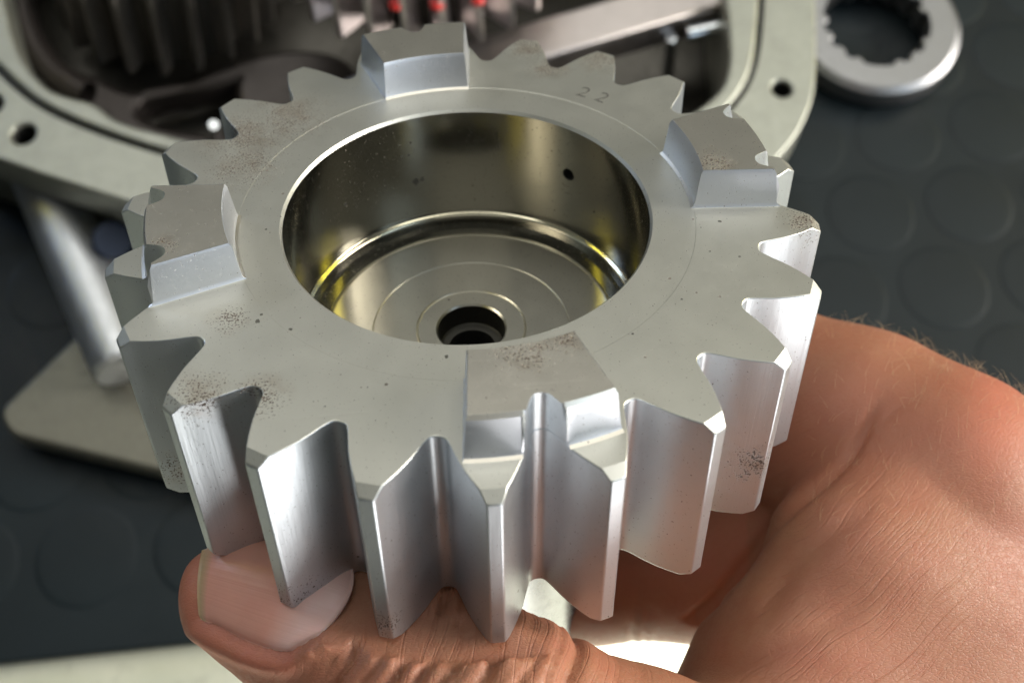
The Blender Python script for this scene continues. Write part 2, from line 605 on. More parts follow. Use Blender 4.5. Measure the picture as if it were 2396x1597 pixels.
def under(u, v, z):                         # point of a line of sight on a plane parallel to the gear face
    inv = GEAR_M.inverted(); o = inv @ CAM_O; d = inv.to_3x3() @ ray(u, v)
    return np.array(GEAR_M @ (o + d * ((z * S - o.z) / d.z)))


def sd_cone(p, a, b, ra, rb):               # round cone, approximately
    ab = b - a; t = np.clip(((p - a) @ ab) / (ab @ ab), 0, 1)
    return np.linalg.norm(p - a - t[:, None] * ab, axis=1) - (ra + (rb - ra) * t)


def smin(a, b, k):
    h = np.clip(.5 + .5 * (b - a) / k, 0, 1)
    return b + (a - b) * h - k * h * (1 - h)


def sd_chain(p, pts, k):
    d = None
    for (a, ra), (b, rb) in zip(pts, pts[1:]):
        q = sd_cone(p, a, b, ra * S, rb * S)
        d = q if d is None else smin(d, q, k)
    return d


TH = [(under(628, 1385, -.80), .215), (under(760, 1440, -.82), .235), (under(950, 1560, -.84), .245), (under(1180, 1705, -.87), .27), (W(1500, 1900, 2.95), .34), (W(1900, 2100, 3.0), .46)]
IX = [(W(2230, 1150, 3.62), .33), (W(1980, 1200, 3.95), .27), (W(1640, 1335, 4.12), .245), (W(1370, 1345, 4.2), .24), (W(1050, 1330, 4.45), .22), (W(800, 1150, 4.6), .19)]
BASE = [(W(1780, 930, 4.15), .36), (W(2010, 1030, 3.9), .37), (W(2205, 1130, 3.7), .36), (W(2270, 1370, 3.86), .42)]
WEB = [(W(2170, 1100, 3.68), .20), (W(1990, 1335, 3.45), .25), (W(1862, 1565, 3.38), .285), (W(1758, 1850, 3.28), .36)]
DORS = [(W(2235, 1190, 3.74), .36), (W(2250, 1480, 3.64), .42), (W(2180, 1900, 3.5), .52)]
WRIST = [(W(2180, 1900, 3.5), .52), (W(2200, 2500, 3.85), .60), (W(2300, 3500, 4.5), .70)]
MID = [(W(2330, 1330, 4.2), .34), (W(2000, 1300, 4.75), .26), (W(1500, 1325, 4.95), .22), (W(1100, 1290, 5.05), .20)]


def sd_thumb(p): return sd_chain(p, TH, .10 * S)


def sd_hand(p):
    d = sd_chain(p, BASE, .10 * S)
    wb = smin(sd_chain(p, WEB, .1 * S), sd_chain(p, DORS, .1 * S), .42 * S)
    d = smin(d, wb, .05 * S)
    d = smin(d, sd_chain(p, WRIST, .1 * S), .2 * S)
    t = smin(sd_thumb(p), sd_chain(p, [(W(1900, 2100, 3.0), .46), (W(2200, 2200, 3.4), .6)], .1 * S), .1 * S)
    d = smin(d, t, .10 * S)
    i = sd_chain(p, IX, .06 * S)
    d = smin(d, i, .03 * S)
    d = smin(d, sd_chain(p, MID, .06 * S), .02 * S)
    return d


def surface_nets(f, lo, hi, h):
    n = [int(math.ceil((hi[i] - lo[i]) / h)) + 1 for i in range(3)]
    ax = [lo[i] + h * np.arange(n[i]) for i in range(3)]
    F_ = np.empty(n)
    for i in range(n[0]):
        Y, Z = np.meshgrid(ax[1], ax[2], indexing='ij')
        p = np.stack([np.full(Y.size, ax[0][i]), Y.ravel(), Z.ravel()], 1)
        F_[i] = f(p).reshape(n[1], n[2])
    ins = F_ < 0
    c = [F_[a:n[0] - 1 + a, b:n[1] - 1 + b, d:n[2] - 1 + d] for a in (0, 1) for b in (0, 1) for d in (0, 1)]
    s = sum((q < 0).astype(int) for q in c)
    act = (s > 0) & (s < 8)
    ids = -np.ones(act.shape, int); ids[act] = np.arange(act.sum())
    I = np.argwhere(act)
    corner = [(a, b, d) for a in (0, 1) for b in (0, 1) for d in (0, 1)]
    vals = np.stack([q[act] for q in c], 1)
    acc = np.zeros((len(I), 3)); cnt = np.zeros(len(I))
    for x in range(8):
        for y in range(x + 1, 8):
            if sum(abs(corner[x][k] - corner[y][k]) for k in range(3)) != 1: continue
            a, b = vals[:, x], vals[:, y]
            m = (a < 0) != (b < 0)
            t = np.where(m, a / np.where(m, a - b, 1), 0)
            p = np.array(corner[x]) + t[:, None] * (np.array(corner[y]) - np.array(corner[x]))
            acc[m] += p[m]; cnt[m] += 1
    V = (I + acc / cnt[:, None]) * h + np.array(lo)
    faces = []
    for k in range(3):
        sl0 = [slice(None)] * 3; sl1 = [slice(None)] * 3
        sl0[k] = slice(0, -1); sl1[k] = slice(1, None)
        a, b = ins[tuple(sl0)], ins[tuple(sl1)]
        E = np.argwhere(a != b)
        k1, k2 = (k + 1) % 3, (k + 2) % 3
        ok = (E[:, k1] > 0) & (E[:, k2] > 0) & (E[:, k1] < n[k1] - 1) & (E[:, k2] < n[k2] - 1)
        E = E[ok]
        fl = a[tuple(E.T)]
        q = []
        for o1, o2 in ((1, 1), (0, 1), (0, 0), (1, 0)):
            e = E.copy(); e[:, k1] -= o1; e[:, k2] -= o2
            q.append(ids[tuple(e.T)])
        Q = np.stack(q, 1)
        Q[~fl] = Q[~fl][:, ::-1]
        faces.append(Q)
    return V, np.concatenate(faces)


def grad(f, p, e=2e-5):
    g = np.stack([f(p + np.eye(3)[i] * e) - f(p - np.eye(3)[i] * e) for i in range(3)], 1)
    return g / np.maximum(np.linalg.norm(g, axis=1, keepdims=True), 1e-12)


def to_px(p):
    c = (p - np.array(CAM_O)) @ np.array(CAM_R)
    return PX + F * c[:, 0] / -c[:, 2], PY - F * c[:, 1] / -c[:, 2], -c[:, 2] / S


lo = np.min([q - r * S for ch in (TH, IX, BASE, WEB, DORS, MID) for q, r in ch], 0) - .002
hi = np.max([q + r * S for ch in (TH, IX, BASE, WEB, DORS, MID) for q, r in ch], 0) + .012
HV, HF = surface_nets(sd_hand, lo, hi, .00066)
for _ in range(2):
    HV = HV - grad(sd_hand, HV) * sd_hand(HV)[:, None]


# nail: laid on the thumb by casting lines of sight onto it
def cast(u, v, f):
    d = np.stack([np.array(ray(a, b).normalized()) for a, b in zip(u, v)]); t = np.full(len(d), .08)
    o = np.array(CAM_O)
    for _ in range(90): t = t + f(o + d * t[:, None]) * .9
    return o + d * t[:, None]


NAIL = np.array([(470, 1448), (492, 1235), (672, 1556), (868, 1292)], float)   # free edge low/high, cuticle low/high


def nail_px(s, t):
    a = NAIL[0] + (NAIL[1] - NAIL[0]) * t[:, None]; b = NAIL[2] + (NAIL[3] - NAIL[2]) * t[:, None]
    t = .5 + (t - .5) * (1 - .16 * s ** 4)
    s = s - .16 * np.abs(2 * t - 1) ** 3 * s ** 3
    a = NAIL[0] + (NAIL[1] - NAIL[0]) * t[:, None]; b = NAIL[2] + (NAIL[3] - NAIL[2]) * t[:, None]
    m = a + (b - a) * s[:, None]
    # rounded cuticle
    bulge = np.clip(s - .55, 0, 1) * 50 * (1 - (2 * t - 1) ** 2) - np.clip(s - .5, 0, 1) * 0
    ax = np.array([.86, .50])
    return m + ax * bulge[:, None] - np.array([1, .1]) * ((1 - s) * 14 * (1 - (2 * t - 1) ** 2))[:, None]


ns, ntt = 36, 36
ss, tt = np.meshgrid(np.linspace(0, 1, ns), np.linspace(0, 1, ntt), indexing='ij')
ss, tt = ss.ravel(), tt.ravel()
q = nail_px(ss, tt)
NP = cast(q[:, 0], q[:, 1], sd_thumb)
NN = grad(sd_thumb, NP)
edge = np.minimum(np.minimum(tt, 1 - tt) * 1.0, (1 - ss) * .9)
lift = -.00035 + .00050 * np.clip(edge / .10, 0, 1) ** .6
lift = np.where(ss < .10, np.maximum(lift, .00020 * np.clip(np.minimum(tt, 1 - tt) / .06, 0, 1)), lift)
N_top = NP + NN * lift[:, None]
N_bot = NP - NN * .0006

# skin detail pushed into the surface
nrm = grad(sd_hand, HV)
nu, nv, nd = to_px(HV)
nu0, nv0, _ = to_px(HV)
disp = np.zeros(len(HV))
front = nd < 3.9
# creases that fan across the web, as curves in the plane facing the knuckle
e1 = np.array(CAM_R @ Vector((.80, .60, 0))); e2 = np.array(CAM_R @ Vector((-.60, .80, 0)))
oo = W(1900, 1350, 3.3)
x = (HV - oo) @ e1 / S; y = (HV - oo) @ e2 / S          # gear units along and across the creases
yy = y + .10 * x * x * .6 + .012 * np.sin(x * 9 + 1) + .006 * np.sin(x * 23)
m_web = np.exp(-((x - .02) / .36) ** 4) * np.exp(-((y - .02) / .40) ** 4) * front
# deep fold between the index base and the web
def seg_dist(P2, pts):
    best = None
    for a, b in zip(pts, pts[1:]):
        a, b = np.array(a, float), np.array(b, float); ab = b - a
        t = np.clip(((P2 - a) @ ab) / (ab @ ab), 0, 1)
        d = np.linalg.norm(P2 - a - t[:, None] * ab, axis=1)
        best = d if best is None else np.minimum(best, d)
    return best
P2 = np.stack([nu, nv], 1)
for pts, wdt, dep in (([(1560, 1500), (1690, 1385), (1800, 1235), (1870, 1172), (1940, 1115), (1985, 1070), (2030, 990), (2062, 930)], 13, .024),
                      ([(1760, 1470), (1850, 1330), (1930, 1255), (2060, 1170)], 26, .009),
                      ([(1600, 1590), (1740, 1540), (1900, 1480), (2050, 1400)], 22, .007),
                      ([(1990, 1065), (2090, 960), (2150, 930)], 9, .005)):
    ends = np.minimum(np.hypot(nu - pts[0][0], nv - pts[0][1]), np.hypot(nu - pts[-1][0], nv - pts[-1][1]))
    disp -= dep * S * np.exp(-(seg_dist(P2, pts) / wdt) ** 2) * front * np.clip(ends / 90, 0, 1)
# thumb: knuckle wrinkles
td = sd_thumb(HV)
m_th = (td < .02 * S) & (nd < 3.4)
ta = np.array(CAM_R @ Vector((.80, -.60, 0))); tb = np.array(CAM_R @ Vector((.60, .80, 0)))
to = W(1050, 1560, 2.75)
xx = (HV - to) @ ta / S; zz = (HV - to) @ tb / S
wig = xx + .22 * zz + .016 * np.sin(zz * 14) + .008 * np.sin(zz * 37 + 2)
m_w = m_th * np.exp(-((xx - .06) / .33) ** 4)
for amp, fr, ph in ((.024, 34, 1.2), (.018, 58, .4), (.012, 83, 2.0)):
    w = np.abs(np.sin(wig * fr * .5 + ph))
    disp -= amp * S * m_w * np.clip(1 - w * 2.0, 0, 1) ** 1.3 * (.55 + .45 * np.sin(zz * 11 + wig * 17 + ph))
for pts, wdt, dep in (([(1042, 1390), (990, 1470), (935, 1560), (895, 1640)], 11, .020), ([(1073, 1450), (1010, 1530), (950, 1640)], 10, .018), ([(1102, 1488), (1060, 1545), (1015, 1640)], 9, .016),
                      ([(852, 1445), (820, 1520), (780, 1620)], 9, .014), ([(1182, 1505), (1140, 1560), (1090, 1640)], 10, .016), ([(835, 1395), (800, 1455), (745, 1520)], 8, .010),
                      ([(968, 1432), (915, 1500), (850, 1600)], 8, .013), ([(1260, 1530), (1220, 1590), (1180, 1650)], 9, .012)):
    sd_ = seg_dist(P2 + np.stack([6 * np.sin(nv / 23.0), np.zeros(len(nv))], 1), pts)
    disp -= dep * S * (np.exp(-(sd_ / wdt) ** 2) - .35 * np.exp(-((sd_ - wdt * 2.2) / wdt) ** 2)) * m_th
# index finger creases near its middle joint
for pts, wdt, dep in (([(1495, 1380), (1487, 1440), (1480, 1500)], 6, .011), ([(1517, 1420), (1508, 1500)], 5, .008), ([(1540, 1430), (1530, 1500)], 5, .005)):
    disp -= dep * S * np.exp(-(seg_dist(P2, pts) / wdt) ** 2) * (nd > 3.7)
# groove round the nail and the fold of skin outside it
bord = np.concatenate([nail_px(np.linspace(0, 1, 60), np.zeros(60)), nail_px(np.ones(60), np.linspace(0, 1, 60)), nail_px(np.zeros(60), np.linspace(1, 0, 60))])
nb_d = np.full(len(HV), 1e9)
sel = np.where(m_th & (nu < 1000))[0]
dd = np.linalg.norm(P2[sel][:, None, :] - bord[None], axis=2)
nb_d[sel] = dd.min(1)
poly = np.concatenate([nail_px(np.linspace(0, 1, 30), np.zeros(30)), nail_px(np.ones(30), np.linspace(0, 1, 30)), nail_px(np.linspace(1, 0, 30), np.ones(30)), nail_px(np.zeros(30), np.linspace(1, 0, 30))])
inside = np.zeros(len(HV), bool)
X_, Y_ = P2[sel, 0], P2[sel, 1]; c_ = np.zeros(len(sel), bool)
for i in range(len(poly)):
    (x1, y1), (x2, y2) = poly[i], poly[i - 1]
    c_ ^= ((y1 > Y_) != (y2 > Y_)) & (X_ < (x2 - x1) * (Y_ - y1) / (y2 - y1 + 1e-12) + x1)
inside[sel] = c_
disp += np.where(inside, -.0006, .026 * S * np.exp(-((nb_d - 26) / 24) ** 2) - .010 * S * np.exp(-(nb_d / 8) ** 2))
HV2 = HV + nrm * disp[:, None]
# flesh pressed flat where it touches the underside of the gear
inv = np.array(GEAR_M.inverted()); gl = HV2 @ inv[:3, :3].T + inv[:3, 3]
rad = np.hypot(gl[:, 0], gl[:, 1])
press = (rad < 1.02 * S) & (gl[:, 2] > -(GH + .004) * S) & (gl[:, 2] < -.2 * S) & m_th
gl[press, 2] = -(GH + .004) * S
fw = np.array(GEAR_M); HV2 = gl @ fw[:3, :3].T + fw[:3, 3]

hm = bpy.data.meshes.new('hand')
hm.from_pydata(HV2.tolist(), [], HF.tolist())
hm.update(); hm.shade_smooth()


def skin_material():
    k = NT('tanned_skin')
    P = k.tc.outputs['Object']
    n1 = k.noise(55, 4, .6); n2 = k.noise(260, 4, .65); n3 = k.noise(1500, 3, .6)
    col = k.mix(n1, (.30, .112, .062), (.415, .182, .106))
    col = k.mix(k.ramp(n2, [(.35, 0.0), (.75, .5)]), col, (.42, .215, .122))
    col = k.mix(k.ramp(n3, [(.5, 0.0), (.8, .35)]), col, (.34, .12, .07))
    col = k.mix(k.ramp(k.noise(38, 3, .6), [(.45, 0.0), (.7, .5)]), col, (.42, .135, .085))
    att = k.n('Attribute'); att.attribute_name = 'flush'
    col = k.mix(att.outputs['Fac'], col, (.55, .16, .105))
    vo = k.n('TexVoronoi'); vo.inputs['Scale'].default_value = 2300; vo.feature = 'DISTANCE_TO_EDGE'
    mp = k.n('Mapping'); mp.inputs['Rotation'].default_value = (0, 0, radians(35)); mp.inputs['Scale'].default_value = (.6, 1.2, 1)
    k.l(P, mp.inputs[0]); k.l(mp.outputs[0], vo.inputs['Vector'])
    b = k.bump(k.ramp(vo.outputs['Distance'], [(0, 0.0), (.16, 1.0)]), .36, .00007)
    # creases that run along 'fold_u' and repeat across 'fold_v'
    def at(n):
        a = k.n('Attribute'); a.attribute_name = n; return a.outputs['Fac']
    fu, fv, fm = at('fold_u'), at('fold_v'), at('fold_m')
    total = None
    for fr, us, ns_, wd, seed in ((20.0, 1.0, .55, 7.0, 0.0), (37.0, 1.6, .8, 5.0, 7.0), (66.0, 2.4, 1.2, 3.6, 13.0)):
        cx_ = k.n('CombineXYZ'); k.l(k.math('MULTIPLY', fu, us), cx_.inputs[0]); k.l(k.math('MULTIPLY', fv, 3.0), cx_.inputs[1]); cx_.inputs[2].default_value = seed
        nz = k.noise(1.6, 3, .55, cx_.outputs[0])
        ph = k.math('ADD', k.math('MULTIPLY', fv, fr), k.math('MULTIPLY', nz, ns_ * 2))
        tri = k.math('ABSOLUTE', k.math('SUBTRACT', k.math('FRACT', ph), .5))
        ln = k.math('MAXIMUM', k.math('SUBTRACT', 1.0, k.math('MULTIPLY', tri, wd * 2)), 0.0)
        c2 = k.n('CombineXYZ'); k.l(k.math('MULTIPLY', fu, 5.0), c2.inputs[0]); k.l(k.math('MULTIPLY', k.math('FLOOR', ph), 3.7), c2.inputs[1]); c2.inputs[2].default_value = seed + 3
        gap = k.ramp(k.noise(1.0, 2, .5, c2.outputs[0]), [(.45, 0.0), (.62, 1.0)])
        ln = k.math('MULTIPLY', ln, gap)
        total = ln if total is None else k.math('MAXIMUM', total, k.math('MULTIPLY', ln, .75))
    total = k.math('MULTIPLY', total, fm)
    b = k.bump(k.math('MULTIPLY', total, -1.0), .75, .00011, b)
    col = k.mix(k.math('MULTIPLY', total, .14), col, (.26, .085, .05))  # shade of the creases put into the skin colour
    b = k.bump(n2, .25, .0004, b)
    k.set(Base_Color=col, Roughness=k.ramp(n3, [(.3, .42), (.7, .60)]), Normal=b, Subsurface_Weight=.22, Subsurface_Scale=.0022)
    k.b.inputs['Subsurface Radius'].default_value = (1.0, .35, .2)
    k.b.inputs['Specular IOR Level'].default_value = .45
    return k.m


M_SKIN = skin_material()
hand = link('hand', hm, M_SKIN)
tag(hand, 'bare tanned hand gripping the shaft under the steel gear, thumb in front', 'hand')
def attr(n, v):
    a = hm.attributes.new(n, 'FLOAT', 'POINT'); a.data.foreach_set('value', np.asarray(v, np.float32))


fold_u, fold_v = x.copy(), yy.copy()
fold_m = m_web * .8 + .12 * front * np.exp(-((nu - 2150) / 260) ** 2) * (nv > 800)
fold_u[m_th], fold_v[m_th] = zz[m_th], wig[m_th] * .8
fold_m[m_th] = (np.exp(-((xx - .10) / .42) ** 4) * .9)[m_th]
attr('fold_u', fold_u); attr('fold_v', fold_v); attr('fold_m', np.clip(fold_m, 0, 1))
at_ = hm.attributes.new('flush', 'FLOAT', 'POINT')
fl_ = .5 * np.exp(-(np.hypot(nu - 2345, nv - 1010) / 105) ** 2) * front + .3 * np.exp(-((nu - 2330) ** 2 + (nv - 890) ** 2) / 70 ** 2) * front \
    + .3 * (nd > 3.7) * (nu > 1350) * (nu < 1750) * np.clip((1420 - nv) / 90, 0, 1) \
    + .35 * np.exp(-(np.abs(nb_d) / 60) ** 2) * (nu < 700)
at_.data.foreach_set('value', np.clip(fl_, 0, 1).astype(np.float32))

# nail mesh
nvs = np.concatenate([N_top, N_bot]); nf = []
g = lambda i, j: i * ntt + j
for i in range(ns - 1):
    for j in range(ntt - 1): nf.append((g(i, j), g(i + 1, j), g(i + 1, j + 1), g(i, j + 1)))
B0 = ns * ntt
bl = [g(i, 0) for i in range(ns)] + [g(ns - 1, j) for j in range(1, ntt)] + [g(i, ntt - 1) for i in range(ns - 2, -1, -1)] + [g(0, j) for j in range(ntt - 2, 0, -1)]
for a, b in zip(bl, bl[1:] + bl[:1]): nf.append((a, b, B0 + b, B0 + a))
k = NT('thumbnail')
P = k.tc.outputs['Object']
n1 = k.noise(120, 4, .6)
att = k.n('Attribute'); att.attribute_name = 'lunula'
c0 = k.mix(n1, (.62, .27, .20), (.74, .38, .29))
c0 = k.mix(att.outputs['Fac'], c0, (.74, .54, .51))
a3 = k.n('Attribute'); a3.attribute_name = 'across'
ridge = k.n('TexNoise'); ridge.noise_dimensions = '1D'; ridge.inputs['Scale'].default_value = 26; k.l(a3.outputs['Fac'], ridge.inputs['W']); ridge = ridge.outputs['Fac']
a2 = k.n('Attribute'); a2.attribute_name = 'free_edge'
c0 = k.mix(a2.outputs['Fac'], c0, (.48, .33, .19))
k.set(Base_Color=c0, Roughness=k.ramp(k.noise(700, 3), [(.3, .30), (.7, .46)]), Subsurface_Weight=.15, Subsurface_Scale=.001, Normal=k.bump(ridge, .25, .0001, k.bump(k.noise(900, 3), .12, .0002)))
nm = bpy.data.meshes.new('thumbnail'); nm.from_pydata(nvs.tolist(), [], nf); nm.update(); nm.shade_smooth()
no = link('thumbnail', nm, k.m, hand)
a_ = nm.attributes.new('lunula', 'FLOAT', 'POINT')
lv = np.clip((ss - .62 - .5 * (tt - .45) ** 2) / .22, 0, 1) * .6
a_.data.foreach_set('value', np.concatenate([lv, lv]).astype(np.float32))
a_ = nm.attributes.new('across', 'FLOAT', 'POINT'); a_.data.foreach_set('value', np.concatenate([tt, tt]).astype(np.float32))
a_ = nm.attributes.new('free_edge', 'FLOAT', 'POINT')
fv = np.clip((.075 - ss) / .03, 0, 1)
a_.data.foreach_set('value', np.concatenate([fv, fv]).astype(np.float32))

# fine fair hairs
M_HAIR = plain('fair_hair', (.75, .52, .30), .35, .2)
hvs, hfs = [], []
cand = np.where((nu > 1900) & (nu < 2420) & (nv > 690) & (nv < 1600) & front & ((nu - 1900) * .55 + (1300 - np.abs(nv - 1000)) > 1050))[0]
rim = np.where((nu > 1910) & (nu < 2400) & (nv < 700 + (nu - 1900) * .45 + 45) & (nd < 4.2))[0]
pick = list(rng.choice(cand, 230, replace=False)) + list(rng.choice(rim, min(len(rim), 60), replace=False))
for i in pick:
    p0 = HV2[i]; n0 = nrm[i]
    flow = np.array(CAM_R @ Vector((rng.normal(.35, .35), rng.normal(.75, .35), 0)))
    flow = flow - n0 * (flow @ n0); flow /= np.linalg.norm(flow) + 1e-9
    L = rng.uniform(.0008, .0030); lean = rng.uniform(.5, 1.4); bend = rng.normal(0, .35)
    side = np.cross(n0, flow)
    prev = None
    K = 5
    for s_ in range(K):
        t = s_ / (K - 1)
        c = p0 + n0 * (L * (t * .8 - .25 * t * t)) + flow * (L * lean * t * t * .6 + L * .3 * t) + side * (bend * L * t * t)
        r = .000022 * (1 - .8 * t)
        base = len(hvs)
        for q in range(3):
            a = 2 * pi * q / 3
            hvs.append(tuple(c + side * (r * cos(a)) + n0 * (r * sin(a))))
        if prev is not None:
            for q in range(3): hfs.append((prev + q, prev + (q + 1) % 3, base + (q + 1) % 3, base + q))
        prev = base
me = bpy.data.meshes.new('hair'); me.from_pydata(hvs, [], hfs); me.update(); me.shade_smooth()
ho = link('hair', me, M_HAIR, hand); ho['kind'] = 'stuff'

# ------------------------------------------------------------------ bench: table top and rubber mat
def table_material():
    k = NT('worn_painted_table')
    n1 = k.noise(22, 5, .65); n2 = k.noise(130, 5, .7)
    c = k.mix(k.ramp(n1, [(.35, 0.0), (.7, 1.0)]), (.50, .52, .41), (.62, .63, .52))
    c = k.mix(k.ramp(n2, [(.55, 0.0), (.72, .55)]), c, (.30, .31, .25))
    k.set(Base_Color=c, Roughness=.5, Normal=k.bump(n2, .2, .0005)); return k.m


def rubber_material(name, c0, c1):
    k = NT(name)
    n1 = k.noise(14, 5, .6); n2 = k.noise(200, 4, .6)
    c = k.mix(k.ramp(n1, [(.3, 0.0), (.7, 1.0)]), c0, c1)
    k.set(Base_Color=c, Roughness=k.ramp(n2, [(.3, .42), (.7, .56)]), Normal=k.bump(n2, .15, .0003))
    k.b.inputs['Specular IOR Level'].default_value = .28
    return k.m


M_TABLE = table_material()
M_MAT = rubber_material('black_rubber', (.0033, .0070, .0092), (.0070, .0132, .0165))
ZT = -.005
e0, e1_ = at_z(0, 1543, 0), at_z(560, 1484, 0)
edir = (e1_ - e0).normalized()
me = mesh([(-1.2, -.20, ZT), (1.2, -.20, ZT), (1.2, 1.2, ZT), (-1.2, 1.2, ZT), (-1.2, -.20, ZT - .03), (1.2, -.20, ZT - .03), (1.2, 1.2, ZT - .03), (-1.2, 1.2, ZT - .03)],
          [(0, 1, 2, 3), (4, 5, 6, 7), (0, 1, 5, 4), (1, 2, 6, 5), (2, 3, 7, 6), (3, 0, 4, 7)])
fm_ = plain('grey_concrete', (.16, .155, .145), .8, .2, 9)
fo = link('floor', mesh([(-7, -7, -.85), (7, -7, -.85), (7, 7, -.85), (-7, 7, -.85)], [(0, 1, 2, 3)]), fm_); fo['kind'] = 'structure'
tb_ = link('table_top', me, M_TABLE); tb_['kind'] = 'structure'
A, B = e0 - edir * .9, e0 + edir * 1.1
nrm2 = Vector((-edir.y, edir.x, 0))
corners = [A, B, B + nrm2 * 1.1, A + nrm2 * 1.1]
mat = curve_fill('rubber_mat', [[(p.x, p.y) for p in corners]], .0048, M_MAT, None, .0008, 0.0)
mat['kind'] = 'structure'
# raised round studs of the mat
c0 = at_z(202, 1301, 0)
SR = (at_z(315, 1300, 0) - at_z(89, 1300, 0)).length / 2
stud = revolve([(0, .0002), (SR * .88, .0002), (SR * .95, .00015), (SR * 1.02, .0001), (SR * 1.05, 0.0), (SR * 1.06, -.001)], 40, smooth=50)
stud.materials.append(M_MAT)
pitch = SR * 2.42
for i in range(-5, 16):
    for j in range(-2, 18):
        p = Vector((c0.x, c0.y, 0)) + edir * (pitch * (i + .5 * (j % 2))) + nrm2 * (pitch * .87 * j)
        c = CAM_R.inverted() @ (p - CAM_O)
        u, v = PX + F * c.x / -c.z, PY - F * c.y / -c.z
        if not (-260 < u < 2660 and -260 < v < 1800): continue
        if (p - A).dot(nrm2) < SR * 1.1: continue
        o = bpy.data.objects.new('stud', stud); COL.objects.link(o); o.parent = mat
        o.location = (p.x, p.y, .0001)

# ------------------------------------------------------------------ gearbox casing behind the gear
M_ALU = metal('cast_aluminium', (.46, .47, .41), .47, 1100, .5, .16, .85)
M_ALU2 = metal('dull_aluminium', (.36, .37, .31), .5, 1500, .25, .12, .8)
M_IRON = metal('oily_shaded_iron', (.11, .102, .088), .34, 1200, .3, .2, .7)  # oil and the cavity's shade both put into this dark colour
M_IRON2 = metal('oily_shaded_brown_iron', (.055, .046, .042), .33, 1200, .3, .2, .6)  # brown oil colour, darkened further for shade inside the casing
M_CHROME = metal('bright_bar', (.75, .78, .80), .18, 2000, .05, .05)
M_GASK = plain('black_gasket', (.012, .012, .010), .6)
M_PINK = metal('pale_ground_steel', (.84, .78, .78), .33, 2000, .1, .06)
M_RED = plain('red_plastic', (.55, .03, .025), .3, .15)

ZC = .046
cz = lambda u, v, z=ZC: at_z(u, v, z)
OUT = [(-420, 230), (-120, 318), (0, 366), (120, 408), (310, 470), (620, 560), (1100, 600), (1560, 520), (1780, 400), (1850, 330), (1890, 255), (1904, 190), (1904, 60), (1900, -160), (1880, -420), (-420, -420)]
GRO = [(-420, 20), (-150, 95), (-30, 150), (40, 218), (110, 268), (250, 325), (390, 368), (700, 455), (1100, 480), (1480, 420), (1640, 330), (1722, 253), (1762, 190), (1779, 127), (1786, 60), (1792, -30), (1800, -340), (-420, -340)]
GRI = [(-420, -10), (-150, 60), (-20, 118), (52, 192), (118, 242), (255, 300), (395, 345), (710, 430), (1100, 455), (1470, 396), (1622, 312), (1702, 240), (1742, 182), (1758, 124), (1764, 60), (1770, -30), (1778, -320), (-420, -320)]
CAV = [(-60, -300), (-10, -60), (5, 30), (22, 100), (55, 165), (105, 215), (160, 235), (215, 245), (262, 290), (400, 325), (715, 405), (1100, 425), (1450, 370), (1590, 290), (1665, 245), (1712, 190), (1718, 110), (1712, 40), (1700, -40), (1700, -300)]
w2 = lambda L, z=ZC: [tuple(cz(u, v, z)[:2]) for u, v in L]
casing = thing('gearbox_casing', 'open cast aluminium gearbox casing with bolt holes lying on the mat behind the gear', 'gearbox casing', (0, 0, 0))
out, gro, gri, cav = [smooth_loop(w2(L), 2) for L in (OUT, GRO, GRI, CAV)]
holes = []
for (u, v, wpx) in ((55, 313, 70), (-22, 243, 70), (1830, 207, 60), (1836, -150, 60)):
    c = cz(u, v); r = (cz(u + wpx / 2, v) - cz(u - wpx / 2, v)).length / 2
    holes.append(circle((c.x, c.y), r, 32))
curve_fill('outer_flange', [out, gro] + holes, .015, M_ALU, casing, .0007, ZC)
for hl in holes:
    hx, hy = sum(p[0] for p in hl) / len(hl), sum(p[1] for p in hl) / len(hl); hr = hypot(hl[0][0] - hx, hl[0][1] - hy)
    b_ = link('bolt_hole', revolve([(hr - .0007, ZC - .0009), (hr - .0008, ZC - .0145), (0.0, ZC - .0145)], 32, smooth=30), M_DARK, casing); b_.location = (hx, hy, 0)  # black liner that paints the shade within each bolt hole
curve_fill('inner_rim', [gri, cav], .038, M_ALU, casing, .0012, ZC - .0002)
curve_fill('gasket', [[(a * 1, b) for a, b in gro], gri], .004, M_GASK, casing, .0003, ZC - .0025)
outw = [tuple((Vector(p) - Vector((0, .10))) * .0 + Vector(p)) for p in out]
cen = Vector((sum(p[0] for p in out) / len(out), sum(p[1] for p in out) / len(out)))
shr = lambda L, f: [tuple(cen + (Vector(p) - cen) * f) for p in L]
curve_fill('casing_wall', [shr(out, .93), shr(out, .88)], ZC - .0165, M_ALU2, casing, .0006, ZC - .0155)
curve_fill('casing_floor', [shr(out, .875)], .003, M_IRON, casing, .0004, .0045)


def spur(n, r_tip, r_root, h, half, bore=None, helix=0.0, cham=.0):
    """a plain spur or helical gear, z from 0 to h; returns (body, teeth meshes)"""
    p = 2 * pi / n
    body_ = revolve([((bore or r_root * .35), h), (r_root * .98, h), (r_root, h * .97), (r_root, h * .03), (r_root * .98, 0), ((bore or r_root * .35), 0)], n * 4, closed=True, smooth=30)
    prof = [(-half * 1.0, r_root * .985), (-half * .62, (r_root + r_tip) / 2), (-half * .28, r_tip), (half * .28, r_tip), (half * .62, (r_root + r_tip) / 2), (half, r_root * .985)]
    ts = []
    L = 4
    vs, fs = [], []
    for j in range(L + 1):
        z = h * j / L; tw = helix * j / L
        for d, r in prof: vs.append((r * cos(d * p + tw), r * sin(d * p + tw), z))
    m = len(prof)
    for j in range(L):
        for q in range(m - 1): fs.append((j * m + q, j * m + q + 1, (j + 1) * m + q + 1, (j + 1) * m + q))
    fs += [tuple(range(m)), tuple(range(L * m, (L + 1) * m))]
    return body_, mesh(vs, fs, 25)


